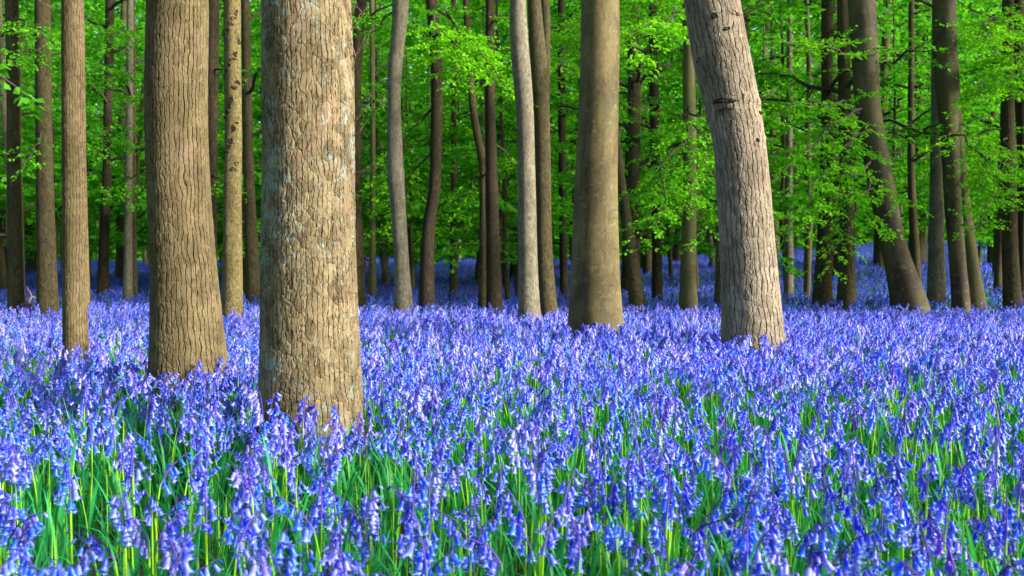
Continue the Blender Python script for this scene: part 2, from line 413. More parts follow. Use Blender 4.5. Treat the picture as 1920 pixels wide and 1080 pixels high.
# ------------------------------------------------------------------ trunks
def trunk_mesh(C, r, name, mat, ns=28, rows=90, lump=.03, flare=.25, butt=0, seed=0, knots=(), base_z=0.0):
    """C: centre line (rows x 3, local), r: radii. Rings stay level; lumps and a root flare vary the radius"""
    g = np.random.default_rng(seed)
    Q = spline(np.column_stack([C, r]), rows); c, rr = Q[:, :3], Q[:, 3]
    a = np.arange(ns) / ns * 2 * math.pi; z = c[:, 2]
    A, Zz = np.meshgrid(a, z); k = np.zeros_like(A)
    for m in range(9):
        fa = g.integers(1, 6); fz = g.uniform(.6, 6.0) / (1 + .2 * fa)
        k += g.normal(0, 1) * np.cos(fa * A + g.uniform(0, 6.28) + 1.2 * np.sin(fz * Zz * .5)) * np.cos(fz * Zz + g.uniform(0, 6.28)) / (1 + .5 * fa)
    rad = rr[:, None] * (1 + lump * k)
    hz = np.clip((Zz - base_z), 0, None)
    fl = flare * np.exp(-hz / (2.2 * r[0] + .02))
    rad = rad * (1 + fl * (1 + .35 * np.cos(A * max(butt, 3) + g.uniform(0, 6.28))))
    for (az, kz, kr, kh) in knots:      # ringed branch scars: a swelling about the point az, kz
        da = np.angle(np.exp(1j * (A - az))) * rr.mean(); dz = Zz - kz
        rad += kh * np.exp(-(da ** 2 + (dz * 1.5) ** 2) / kr ** 2)
    V = np.stack([c[:, 0:1] + rad * np.cos(A), c[:, 1:2] + rad * np.sin(A), Zz], -1).reshape(-1, 3)
    b = MB(); b.add(V, grid_faces(rows, ns), 0)
    top = b.n; b.add(c[-1:] + [[0, 0, rr[-1]]], np.zeros((0, 3), int)); 
    j = np.arange(ns); b.f.append(np.stack([(rows - 1) * ns + j, (rows - 1) * ns + (j + 1) % ns, np.full(ns, top)], 1)); b.m.append(np.zeros(ns, np.int32))
    me = b.mesh(name, [M[mat]])
    U = np.stack([rr.mean() * np.cos(A), rr.mean() * np.sin(A), Zz], -1).reshape(-1, 3); U = np.vstack([U, [[0, 0, z[-1]]]])
    at_ = me.attributes.new('bark', 'FLOAT_VECTOR', 'POINT'); at_.data.foreach_set('vector', U.astype(np.float32).ravel())
    return me

TREES = {}
KD = 1.17
def tree(key, label, d, base_y, prof, mat, H=8.5, ns=28, rows=90, lump=.03, flare=.22, butt=0, group=None, name='tree', crown=None, knots=(), trunk_parts=()):
    """prof: [(photo y, left x, right x)] from the lowest visible outline upwards, all at distance d"""
    d = d * KD; H = H * KD; prof = sorted(prof, key=lambda q: -q[0])
    pts = []
    for (y, xl, xr) in prof:
        p = at((xl + xr) / 2, y, d); pts.append((p.x, p.y, p.z, (xr - xl) / 2 / F * d))
    pts = np.array(pts)
    gx, g0 = pts[0, 0], gz(pts[0, 0], d)
    low = pts[0].copy(); sl = (pts[1, :3] - pts[0, :3]) / max(pts[1, 2] - pts[0, 2], .05)
    low[:3] = pts[0, :3] + sl * (g0 - .12 - pts[0, 2]); low[3] = pts[0, 3] * 1.02
    up = []
    z0, r0 = pts[-1, 2], pts[-1, 3]; sl = (pts[-1, :3] - pts[-2, :3]) / max(pts[-1, 2] - pts[-2, 2], .05)
    sl[:2] = np.clip(sl[:2], -.25, .25)
    for q in (.15, .35, .6, .8, 1.0):
        z = z0 + (H - z0) * q
        e = np.array([pts[-1, 0] + sl[0] * (z - z0) * (1 - .5 * q), d + .04 * math.sin(3 * q + gx), z, r0 * (1 - .82 * q)]); up.append(e)
    P = np.vstack([low, pts, up])
    base = Vector((float(np.interp(g0, P[:, 2], P[:, 0])), d, g0))
    root = empty(name, base); tag(root, label, 'tree', group)
    L = P[:, :3] - np.array(base)
    # equalise spacing along z so lumps are even
    zz = np.linspace(L[0, 2], L[-1, 2], 40); C = np.stack([np.interp(zz, L[:, 2], L[:, i]) for i in range(3)], 1)
    S0 = spline(np.column_stack([L, P[:, 3]]), 300); o = np.argsort(S0[:, 2]); S0 = S0[o]
    C = np.stack([np.interp(zz, S0[:, 2], S0[:, i]) for i in range(3)], 1); r = np.interp(zz, S0[:, 2], S0[:, 3])
    t = link('trunk', trunk_mesh(C, r, 'trunk', mat, ns, rows, lump, flare, butt, hash(key) % 1000 if False else sum(map(ord, key)) * 7, knots), root)
    info = dict(root=root, base=np.array(base), C=C, r=r, d=d, H=H, fol=Foliage(), nlimb=0)
    TREES[key] = info
    return info

def trunk_point(T, z):
    """local point and radius of the trunk at local height z"""
    return np.array([np.interp(z, T['C'][:, 2], T['C'][:, i]) for i in range(3)]), float(np.interp(z, T['C'][:, 2], T['r']))

def limb_object(T, P, rad, ns=6):
    b = MB(); v, f = tube(spline(P, 17), np.interp(np.linspace(0, 1, 17), np.linspace(0, 1, len(rad)), rad), ns); b.add(v, f)
    o = link('branch', b.mesh('branch', [M['twig']]), T['root']); T['nlimb'] += 1
    return o

def limb_to(key, y_start, target, r0=.018, size=.052, gap=.023, tone=.7, dens=1.2, sag=.12, bare=.2, tilt=.5):
    """a limb of the tree `key` that leaves the trunk at photo height y_start and ends at the photo point target = (x, y, distance)"""
    T = TREES[key]; z = at(960, y_start, T['d']).z - T['base'][2]
    p, r = trunk_point(T, z); e = np.array(at(target[0], target[1], target[2] * KD)) - T['base']
    dirv = e - p; dirv[2] = 0; dirv /= np.linalg.norm(dirv) + 1e-9
    P, rad = grow_limb(p + dirv * r * .6, 0, 0, 0, r0, T['fol'], size=size, gap=gap, sag=sag, tone=tone, tilt=tilt, bare=bare, dens=dens, p1=e)
    limb_object(T, P, rad)

def auto_crown(key, z0, z1, n, Lmax, size=.07, gap=.05, tone=.45, dens=.8, limbs_as_parts=True, tilt=.45, sag=.3):
    T = TREES[key]; z0 *= KD; z1 = min(z1 * KD, T['H'] - .3); Lmax *= KD
    for i in range(n):
        q = (i + rng.random()) / n; z = z0 + (z1 - z0) * q
        p, r = trunk_point(T, z); az = i * 2.4 + rng.uniform(-.4, .4)
        L = Lmax * (1 - .55 * q) * rng.uniform(.75, 1.15)
        P, rad = grow_limb(p, az, R(rng.uniform(15, 40)), L, max(.008, r * .42), T['fol'], size=size, gap=gap, tone=tone, dens=dens, tilt=tilt, sag=sag)
        if limbs_as_parts: limb_object(T, P, rad, 5)

def finish(key, mat='leaf_mid', detail=True, shape=.3):
    T = TREES[key]
    if T['fol'].p: link('crown', T['fol'].mesh('crown', mat, detail, shape), T['root'])

exec_trees = True
# --- the trees one can tell apart, by their outline in the photograph
tree('main', 'massive thick trunk with flaky tan bark and pale lichen patches, largest in the wood', 3.35, 790,
     [(800, 487, 682), (740, 490, 674), (640, 492, 669), (500, 493, 665), (350, 496, 663), (200, 495, 662), (80, 493, 660), (0, 495, 656)],
     'bark_flaky', H=8.5, ns=420, rows=1100, lump=.012, flare=.10, butt=4, name='tree')
tree('ridge', 'broad olive tan trunk with long vertical bark ridges beside the thickest trunk', 4.35, 715,
     [(720, 284, 424), (660, 285, 418), (560, 286, 408), (450, 283, 398), (300, 277, 388), (150, 275, 386), (0, 279, 388)],
     'bark_ridged', H=9, ns=380, rows=1000, lump=.012, flare=.10, butt=5)
tree('bent', 'bent grey trunk with scaly bark and dark branch scars, leaning at its top', 6.3, 650,
     [(650, 1357, 1468), (560, 1355, 1460), (450, 1350, 1450), (389, 1347, 1445), (320, 1342, 1440), (259, 1337, 1432), (190, 1320, 1422), (130, 1305, 1410), (60, 1292, 1396), (0, 1284, 1385)],
     'bark_scaly', H=9, ns=360, rows=950, lump=.014, flare=.08, butt=4,
     knots=[(-1.9, 2.05, .05, .006), (-.55, 2.12, .04, .012), (-1.6, 2.55, .05, .007), (-.2, 1.86, .03, .008), (-2.9, 2.4, .05, .010), (-1.2, 2.75, .04, .01)])
tree('beech', 'smooth brown beech trunk standing straight and clean behind the lit flowers', 7.4, 625,
     [(626, 1067, 1168), (560, 1069, 1163), (470, 1073, 1160), (380, 1076, 1158), (250, 1083, 1159), (120, 1088, 1161), (0, 1090, 1161)],
     'bark_beech', H=10, ns=96, rows=300, lump=.010, flare=.10, butt=5, name='beech_tree')
tree('slim', 'slim straight tan trunk with ridged bark in front of two dark trunks', 5.6, 665,
     [(664, 120, 165), (560, 119, 161), (400, 119, 161), (250, 118, 159), (100, 117, 157), (0, 117, 155)], 'bark_slim', H=8, ns=120, rows=400, lump=.012, flare=.05)
tree('shade', 'dark straight trunk by the heap of dead sticks, outermost of the wood edge', 10.4, 598,
     [(598, 15, 46), (480, 16, 44), (300, 14, 40), (120, 13, 38), (0, 10, 34)], 'bark_brown', H=9, lump=.02)
tree('shade2', 'dull brown straight trunk between the stick heap and the slim tan trunk', 10.2, 603,
     [(603, 71, 109), (480, 70, 104), (300, 68, 98), (120, 67, 95), (0, 66, 94)], 'bark_brown', H=9, lump=.02)
tree('behind', 'thin pale trunk almost hidden behind the slim tan trunk', 10.5, 597, [(597, 146, 170), (420, 142, 164), (200, 138, 158), (0, 134, 152)], 'bark_tan', H=8)
tree('tan', 'yellowish tan knobbly trunk seen between the two widest trunks', 9.2, 605,
     [(606, 413, 454), (480, 418, 453), (300, 421, 453), (150, 421, 452), (0, 420, 451)], 'bark_tan', H=9, lump=.035, ns=40, rows=160,
     knots=[(-1.6 + .5 * math.sin(i * 5.1), .9 + i * .19, .03, .010) for i in range(12)])
tree('pair', 'grey green trunk of a close pair rising from one spot in shade', 13.4, 590, [(592, 230, 249), (480, 232, 248), (350, 234, 248), (200, 236, 249), (0, 238, 250)], 'bark_grey', H=9)
tree('pair2', 'brown trunk pressed against the grey green one of the close pair', 13.5, 592, [(592, 245, 259), (450, 243, 256), (300, 242, 255), (100, 240, 254), (0, 238, 252)], 'bark_brown', H=9)
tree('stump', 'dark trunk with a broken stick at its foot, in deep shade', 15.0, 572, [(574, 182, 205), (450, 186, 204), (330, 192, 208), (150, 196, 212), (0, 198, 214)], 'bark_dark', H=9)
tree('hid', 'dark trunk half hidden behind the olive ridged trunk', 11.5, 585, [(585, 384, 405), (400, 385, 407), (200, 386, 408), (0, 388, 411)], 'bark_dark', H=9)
tree('tilt', 'dusky trunk leaning away beside the yellowish knobbly trunk', 12.6, 583, [(584, 462, 492), (500, 460, 486), (400, 458, 480), (250, 455, 474), (0, 452, 468)], 'bark_brown', H=9)
tree('side', 'dark upright trunk close against the edge of the most massive trunk', 11.2, 592,
     [(594, 653, 686), (480, 654, 682), (330, 655, 678), (200, 656, 676), (100, 660, 680), (0, 668, 688)], 'bark_brown', H=9, lump=.03)
tree('sinuous', 'wavy grey trunk with one dark burr bulging on its side', 9.7, 597,
     [(598, 738, 776), (500, 739, 767), (400, 733, 761), (320, 726, 757), (250, 725, 753), (170, 727, 751), (115, 727, 755), (60, 735, 761), (0, 735, 767)],
     'bark_grey', H=9, ns=48, rows=220, lump=.02, knots=[(math.pi * 1.05, 2.93, .05, .03)])
tree('crook', 'crooked dark brown trunk with mossy forks near the wavy grey trunk', 10.8, 592,
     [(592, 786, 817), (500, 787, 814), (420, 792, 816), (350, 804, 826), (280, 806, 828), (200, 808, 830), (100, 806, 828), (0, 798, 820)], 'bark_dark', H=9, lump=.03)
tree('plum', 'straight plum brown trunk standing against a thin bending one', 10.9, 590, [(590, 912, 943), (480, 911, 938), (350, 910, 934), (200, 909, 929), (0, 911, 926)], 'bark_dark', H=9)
tree('mossy', 'thin dull trunk forking in two beside the plum brown trunk', 11.3, 588, [(588, 896, 917), (480, 898, 914), (360, 899, 914), (300, 896, 912), (240, 885, 900), (180, 878, 892), (100, 872, 884), (0, 868, 880)], 'bark_brown', H=7.5)
tree('pale', 'slightly bowed pale tan trunk in front of a twin stemmed brown trunk', 9.2, 606,
     [(607, 972, 1013), (520, 972, 1009), (400, 971, 1006), (300, 971, 1003), (200, 967, 1000), (120, 959, 994), (50, 955, 988), (0, 956, 986)], 'bark_grey', H=9, ns=48, rows=220, lump=.02)
tree('twin', 'brown trunk with a second stem pressed behind, next to the bowed pale trunk', 9.9, 597,
     [(598, 1010, 1047), (500, 1006, 1038), (400, 1005, 1034), (300, 1003, 1033), (200, 998, 1030), (100, 992, 1024), (0, 989, 1014)], 'bark_brown', H=9, ns=36, rows=180)
tree('twin2', 'slender brown stem standing tight behind the twin trunk near the beech', 10.4, 592, [(594, 1018, 1036), (400, 1016, 1032), (200, 1014, 1031), (40, 1014, 1032), (0, 1012, 1030)], 'bark_brown', H=9)
tree('lean', 'thin reddish trunk leaning behind the smooth brown beech', 11.2, 586, [(587, 1182, 1213), (520, 1176, 1203), (450, 1168, 1192), (380, 1160, 1180), (300, 1150, 1168), (150, 1136, 1150), (0, 1125, 1138)], 'bark_brown', H=7)
tree('post', 'dark straight trunk rising through bright leaves behind the leaning thin trunk', 13.2, 575, [(570, 1180, 1202), (400, 1178, 1200), (200, 1177, 1200), (0, 1176, 1198)], 'bark_brown', H=10)
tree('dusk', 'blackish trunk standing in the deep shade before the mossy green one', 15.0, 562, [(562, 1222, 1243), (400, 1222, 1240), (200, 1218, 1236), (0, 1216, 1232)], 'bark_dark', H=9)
tree('green', 'green tinged pale trunk wrapped by low bright leaf sprays', 11.0, 587,
     [(588, 1275, 1309), (500, 1276, 1304), (400, 1280, 1306), (250, 1281, 1306), (100, 1280, 1302), (0, 1279, 1300)], 'bark_mossy', H=9, ns=36, rows=160)
tree('speck', 'short looking grey trunk peeping out beside the bent scaly trunk', 14.6, 560, [(562, 1340, 1358), (450, 1342, 1357), (200, 1344, 1356), (0, 1344, 1356)], 'bark_grey', H=9)
tree('rod', 'thin straight grey trunk, first past the bent scaly trunk', 15.2, 558, [(559, 1470, 1488), (400, 1471, 1486), (200, 1474, 1486), (0, 1476, 1486)], 'bark_grey', H=9)
tree('whip', 'very thin kinked trunk with mossy bark between two straight grey trunks', 14.8, 558, [(559, 1506, 1519), (470, 1508, 1522), (400, 1512, 1524), (300, 1508, 1520), (150, 1512, 1522), (0, 1508, 1516)], 'bark_mossy', H=8)
tree('mate', 'brown trunk, the narrower of two standing straight side by side', 12.6, 572, [(573, 1524, 1561), (480, 1530, 1560), (350, 1536, 1562), (200, 1540, 1562), (0, 1540, 1562)], 'bark_brown', H=10, ns=36)
tree('mate2', 'brown trunk with ringed bark, wider of two standing straight side by side', 12.2, 575, [(575, 1569, 1606), (480, 1574, 1603), (350, 1575, 1602), (200, 1572, 1596), (0, 1570, 1592)], 'bark_brown', H=10, ns=36)
tree('big_lean', 'large dark beech leaning strongly with a broad foot among the flowers', 11.4, 583,
     [(584, 1670, 1743), (550, 1669, 1732), (454, 1650, 1697), (389, 1637, 1684), (324, 1625, 1672), (259, 1614, 1660), (194, 1604, 1650), (100, 1597, 1646), (0, 1591, 1640)],
     'bark_dark_beech', H=10, ns=56, rows=220, lump=.02, flare=.05, butt=5, name='beech_tree')
tree('double', 'dark double trunked beech with a fluted foot beside the leaning beech', 11.8, 580,
     [(582, 1786, 1820), (500, 1782, 1812), (389, 1773, 1804), (259, 1764, 1798), (130, 1753, 1796), (0, 1750, 1790)],
     'bark_dark_beech', H=10, ns=48, rows=200, lump=.03, flare=.05, butt=5, name='beech_tree')
tree('double2', 'mossy brown trunk fused against the fluted double trunked beech', 11.95, 580,
     [(582, 1808, 1850), (500, 1806, 1836), (389, 1794, 1820), (259, 1785, 1806), (130, 1776, 1797), (0, 1770, 1788)], 'bark_mossy', H=9, ns=40, rows=180, lump=.03, flare=.06, name='beech_tree')
tree('duo', 'grey trunk between the leaning beech and the double trunked beech', 13.0, 575, [(575, 1739, 1773), (480, 1741, 1770), (350, 1744, 1768), (200, 1746, 1766), (0, 1748, 1764)], 'bark_grey', H=9)
tree('birch', 'thin slanting trunk behind the leaning dark beech', 16.5, 540, [(540, 1712, 1728), (440, 1706, 1722), (350, 1702, 1716), (250, 1702, 1714), (0, 1704, 1714)], 'bark_brown', H=9)
tree('edge', 'dark straight trunk with a bough over it, past the double trunked beech', 12.6, 572, [(573, 1882, 1914), (450, 1880, 1908), (259, 1877, 1901), (100, 1878, 1900), (0, 1880, 1900)], 'bark_brown', H=9, ns=36)
tree('edge2', 'thin trunk in shade just before the outermost dark trunk', 15.2, 562, [(562, 1862, 1877), (450, 1868, 1882), (300, 1874, 1888), (0, 1880, 1890)], 'bark_brown', H=9)
tree('edge3', 'dim trunk standing last beyond the bough of bright leaves', 13.6, 566, [(566, 1906, 1926), (300, 1908, 1926), (100, 1898, 1924), (0, 1896, 1922)], 'bark_dark', H=9)
tree('wisp', 'very thin bare trunk between the dark edge trunk and the wavy grey trunk', 14.0, 566, [(572, 690, 706), (450, 692, 704), (300, 694, 704), (0, 692, 702)], 'bark_mossy', H=8)
tree('wisp2', 'thin grey trunk in shade between the crooked and the forked trunk', 15.5, 560, [(562, 842, 858), (450, 844, 857), (300, 846, 856), (0, 846, 856)], 'bark_brown', H=9)
tree('wisp3', 'thin dark trunk glimpsed between the twin stems and the smooth beech', 16.0, 555, [(556, 1050, 1066), (400, 1048, 1062), (200, 1046, 1060), (0, 1046, 1058)], 'bark_dark', H=9)

# dark branch scars on the bent trunk, thin sprigs on the massive one
def scar(key, x, y, wpx, hpx):
    T = TREES[key]; d = T['d']; p = at(x, y, d); z = p.z - T['base'][2]; c, r = trunk_point(T, z)
    dx = np.clip((p.x - T['base'][0] - c[0]) / r, -.97, .97); az = -math.acos(dx)
    k = r * F / d
    n = 22; m = 9; A, Q = np.meshgrid(np.arange(n) / n * 2 * math.pi, np.linspace(0, 1, m))
    wv, hv = wpx / F * d / 2, hpx / F * d / 2
    jag = 1 + .22 * np.sin(2 * A + x) + .2 * np.sin(3 * A + 2 * y) + .14 * np.sin(5 * A + y)
    a2 = az + (Q * jag * np.cos(A) * wv) / r; zz = z + Q * jag * np.sin(A) * hv
    out = r * 1.02 + .010 * (np.exp(-((Q - .62) / .22) ** 2) - .35 * (Q < .3)) - .006 * Q ** 6
    V = np.stack([c[0] + out * np.cos(a2), c[1] + out * np.sin(a2), zz], -1).reshape(-1, 3)
    b = MB(); b.add(V, grid_faces(m, n)); link('branch_scar', b.mesh('branch_scar', [M['bark_scar']]), T['root'])
for q in ((1347, 196, 46, 12), (1424, 194, 16, 10), (1417, 216, 10, 8), (1366, 36, 22, 12), (1330, 42, 16, 10), (1352, 66, 12, 8), (1307, 118, 14, 12), (1352, 212, 30, 8), (1410, 268, 8, 8), (1440, 262, 8, 14)):
    scar('bent', *q)
for i in range(26):
    y = 4 + i * 12.5 + (i * 37 % 13); scar('tan', 422 + (i * 53 % 29), y, 6 + (i * 11 % 9), 5 + (i * 7 % 9))
def sprig(key, x, y, ex, ey, dd=-.05):
    T = TREES[key]; d = T['d']; p = np.array(at(x, y, d)) - T['base']; e = np.array(at(ex, ey, d + dd)) - T['base']
    b = MB(); t = np.linspace(0, 1, 8)[:, None]; P = p + (e - p) * t + rng.normal(0, .004, (8, 3)); P[0] = p
    v, f = tube(P, np.linspace(.0032, .0011, 8), 5); b.add(v, f)
    for u in (3, 5):
        q = P[u] + (e - p) * .28 + np.array([rng.normal(0, .02), 0, rng.normal(.02, .03)]); v, f = tube(np.array([P[u], (P[u] + q) / 2 + [0, 0, .004], q]), np.array([.0018, .0014, .0008]), 4); b.add(v, f)
    link('sprig', b.mesh('sprig', [M['bark_stick']]), T['root'])
M['bark_stick'] = bark('weathered_stick', (.20, .12, .09), (.36, .24, .19), (.08, .05, .04), sc=60, st=.3, width=.05, depth=.004, on_trunk=False)
for q in ((655, 62, 690, 12), (656, 110, 697, 70), (657, 232, 700, 196), (658, 258, 688, 240), (660, 328, 706, 306), (657, 150, 672, 86), (655, 40, 668, 2)): sprig('main', *q)
for q in ((118, 26, 72, 0), (117, 30, 96, 8)): sprig('slim', *q)
for q in ((1432, 190, 1462, 160), (1420, 178, 1452, 176)): sprig('bent', *q)

# low boughs with bright leaves that hang in view
for a in [('post', 60, (1040, 120, 11.0), .02, 1.4), ('plum', 40, (1010, 60, 10.4), .02, 1.4), ('sinuous', 20, (690, 70, 10.8), .016, 1.1), ('crook', 30, (870, 150, 9.4), .02, 1.5), ('hid', 60, (330, 120, 12.4), .016, 1.2), ('pair', 60, (200, 90, 12), .016, 1.3),
          ('green', 200, (1225, 430, 9.6), .02, 1.3), ('green', 200, (1335, 330, 9.4), .018, 1.4), ('green', 260, (1200, 470, 9.8), .014, 1.2),
          ('green', 20, (1180, 100, 9.2), .018, 1.5), ('green', 330, (1325, 450, 9.8), .012, .9),
          ('big_lean', 205, (1470, 330, 10.0), .028, 1.4), ('big_lean', 215, (1440, 210, 10.2), .026, 1.2), ('big_lean', 300, (1500, 450, 10.2), .022, 1.4),
          ('big_lean', 330, (1560, 500, 10.4), .018, 1.3), ('big_lean', 250, (1480, 410, 9.8), .018, 1.4), ('big_lean', 120, (1490, 80, 10.2), .024, 1.2),
          ('double', 250, (1850, 330, 10.2), .02, 1.2),
          ('edge', 150, (1826, 190, 10.2), .022, 1.2), ('edge', 60, (1830, 90, 10.0), .022, 1.4), ('edge', 300, (1836, 440, 10.6), .016, 1.2), ('edge', 260, (1860, 400, 10.6), .016, 1.3),
          ('edge', 100, (1930, 180, 9.8), .02, 1.4),
          ('crook', 60, (960, 170, 9.6), .022, 1.5), ('crook', 20, (900, 110, 9.6), .022, 1.5), ('crook', 200, (700, 380, 11.0), .02, 1.2), ('crook', 280, (720, 440, 11.5), .016, 1.2),
          ('plum', 260, (1010, 380, 11.8), .018, 1.2), ('plum', 320, (800, 440, 11.8), .016, 1.2), ('plum', 100, (850, 230, 12.0), .018, 1.2),
          ('post', 40, (1060, 60, 11.5), .022, 1.4), ('post', 10, (1280, 60, 10.0), .022, 1.5), ('post', 200, (1100, 250, 12.0), .02, 1.2),
          ('side', 200, (720, 150, 11.5), .014, .9), ('side', 330, (740, 300, 11.5), .012, .9),
          ('hid', 330, (440, 370, 10.8), .018, 1.2), ('hid', 130, (470, 160, 11.2), .016, 1.0),
          ('pair', 250, (170, 290, 11.8), .016, 1.3), ('pair', 330, (310, 400, 12.0), .014, 1.3), ('pair', 180, (330, 230, 12.2), .014, 1.2),
          ('shade2', 90, (20, 130, 9.3), .018, 1.2), ('shade2', 250, (40, 330, 9.5), .015, 1.1), ('shade', 40, (110, 90, 9.2), .015, 1.1)]:
    limb_to(a[0], a[1], a[2], r0=a[3], dens=a[4], tone=.45 + .35 * rng.random())
# crowns above and around
for k in ('mate', 'mate2', 'rod', 'whip', 'dusk', 'post', 'birch', 'duo', 'edge2', 'wisp', 'wisp2', 'wisp3', 'stump', 'speck', 'pair2', 'tilt'):
    auto_crown(k, 1.9, 8.2, 13, 1.9, tone=.45, dens=.9, gap=.042)
for k in ('crook', 'plum', 'mossy', 'twin2', 'side', 'hid', 'shade', 'behind', 'edge3', 'edge', 'double2', 'big_lean', 'green', 'lean'):
    auto_crown(k, 3.7, 8.0 if TREES[k]['H'] > 8.5 else 6.4, 7, 1.8, size=.10, gap=.08, dens=.6)
for k in ('main', 'ridge', 'bent', 'beech', 'slim', 'shade2', 'tan', 'pair', 'sinuous', 'pale', 'twin', 'double'):
    auto_crown(k, 5.2, 9.5, 7, 1.8, size=.11, gap=.09, dens=.55)
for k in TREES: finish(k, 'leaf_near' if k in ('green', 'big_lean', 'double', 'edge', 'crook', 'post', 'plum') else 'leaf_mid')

# ------------------------------------------------------------------ trees farther back in the wood
def proto_tree(i, H, r, zc, Lmax, n, barkmat):
    root = empty('tree', (0, 0, 0)); g = np.random.default_rng(100 + i)
    zz = np.linspace(-.15, H, 12); C = np.stack([g.normal(0, .05, 12).cumsum() * .5, g.normal(0, .05, 12).cumsum() * .5, zz], 1); rr = r * (1 - .8 * (zz / H).clip(0, 1))
    C[:2, :2] = 0
    link('trunk', trunk_mesh(C, rr, 'trunk', barkmat, 12, 40, .03, .25, 4, i), root)
    fol = Foliage(); T = dict(root=root, C=C, r=rr, nlimb=0)
    lb = MB()
    for j in range(n):
        q = (j + g.random()) / n; z = zc + (H * .97 - zc) * q; p, rad = trunk_point(T, z)
        L = Lmax * (1 - .6 * q) * g.uniform(.7, 1.15)
        P, ra = grow_limb(p, j * 2.4 + g.uniform(-.4, .4), R(g.uniform(10, 38)), L, max(.01, rad * .4), fol, size=.13, gap=.062, tone=.4 + .2 * g.random(), tilt=.5, dens=.85, twigs=False)
        v, f = tube(P, ra, 4); lb.add(v, f)
    link('branches', lb.mesh('limbs', [M['twig']]), root).name = 'limb'
    link('crown', fol.mesh('crown', 'leaf_far', False, .34), root)
    return root
protos = [proto_tree(0, 10, .15, 1.5, 2.6, 24, 'bark_brown'), proto_tree(1, 11, .19, 2.2, 2.9, 24, 'bark_dark'), proto_tree(2, 8, .09, 1.2, 2.2, 22, 'bark_grey'),
          proto_tree(3, 12, .2, 2.8, 3.0, 24, 'bark_brown'), proto_tree(4, 6, .06, .8, 1.9, 20, 'bark_mossy'), proto_tree(5, 7, .055, .95, 2.7, 26, 'bark_brown')]
far_labels = ['brown trunked tree deep in the shaded wood', 'dark broad trunked tree deep in the shaded wood', 'slim grey tree deep in the shaded wood',
              'tall brown tree with high boughs deep in the shaded wood', 'small leafy sapling deep in the shaded wood', 'wide spreading leafy sapling under the tall trees of the wood']
far_groups = ['brown trees deep in the wood', 'dark broad trees deep in the wood', 'slim grey trees deep in the wood', 'tall brown trees deep in the wood', 'leafy saplings deep in the wood', 'spreading saplings under the tall trees']
used = [False] * 6; placed = []
g = np.random.default_rng(21)
keep = [(T['base'][0], T['base'][1]) for T in TREES.values()]
tries = 0
while len(placed) < 90 and tries < 6000:
    tries += 1
    d = 18 + 26 * g.random() ** .8
    x = g.uniform(-.62, .66) * d + g.uniform(-1, 1)
    if d < 25 and x / d * F + 960 < 130: continue
    if any((x - a) ** 2 + (d - b) ** 2 < (1.3 if b < 19 else 1.5) ** 2 for a, b in placed + keep): continue
    placed.append((x, d))
# the wood goes on unseen: neighbours added to shade slope and trunk sides
for x, d in ((9.2, 13), (8.8, 10.2), (10.5, 16), (-8.6, 13), (-9.5, 10.5), (-7.6, 15.4), (11.8, 12.5), (13, 19), (12.5, 9.0),
             (-5.2, 4.6), (-6.0, 7.2), (-7.4, 9.0), (-4.4, 2.2), (-7.6, 4.8), (-6.2, .4), (-9.6, 7.0), (-8.8, 2.2), (-4.8, -1.8), (-8.0, -3.0), (-11, 4.2), (-2.6, -5.0)): placed.append((x, d))
ntall = len(placed); tries = 0
while len(placed) < ntall + 46 and tries < 6000:
    tries += 1; d = 15.2 + 13 * g.random(); x = g.uniform(-.60, .30 if d < 19 else .6) * d
    if any((x - a) ** 2 + (d - b) ** 2 < .9 ** 2 for a, b in placed + keep): continue
    placed.append((x, d))
for n, (x, d) in enumerate(placed):
    k = int(g.choice(5, p=[.28, .16, .26, .16, .14])) if n < ntall else 5
    o = protos[k] if not used[k] else copy_tree(protos[k]); used[k] = True
    o.location = (x, d, gz(x, d)); o.rotation_euler = (g.normal(0, .025), g.normal(0, .03), g.uniform(0, 6.28)); s = g.uniform(.85, 1.2); o.scale = (s, s, s * g.uniform(.95, 1.1))
    tag(o, far_labels[k], 'tree', far_groups[k])
for k in range(6):
    if not used[k]: protos[k].location = (-30 - k, 40, 1)

# the far wood: one mass of leaves that closes the view
def far_wood():
    n = 230000; fol = Foliage()
    ang = rng.uniform(-.85, .85, n); d = 44 + 30 * rng.random(n); x = np.tan(ang) * d * .95; base = ground_z(x, d)
    z = base - .1 + 20 * rng.random(n) ** 1.25 + .6 * np.sin(x * .9) * np.cos(d)
    clump = np.sin(x * 1.7 + z * 1.1) + np.sin(z * 1.9 - x * .8 + d) > -1.3 - (z - base < 4) * 2 - (d > 58) * 2
    P = np.stack([x, d, z], 1)[clump]; k = len(P)
    fol.leaves(P, rng.normal(0, 1, (k, 3)) * [1, 1, .5], np.array([0, -.25, 1.0]) + rng.normal(0, .5, (k, 3)), rng.uniform(.34, .6, k), rng.uniform(.0, .7, k))
    o = link('far_wood', fol.mesh('far_wood', 'leaf_far', False, .36)); tag(o, 'solid green mass of the wood closing the view behind all trunks', 'wood', kind='stuff')
far_wood()

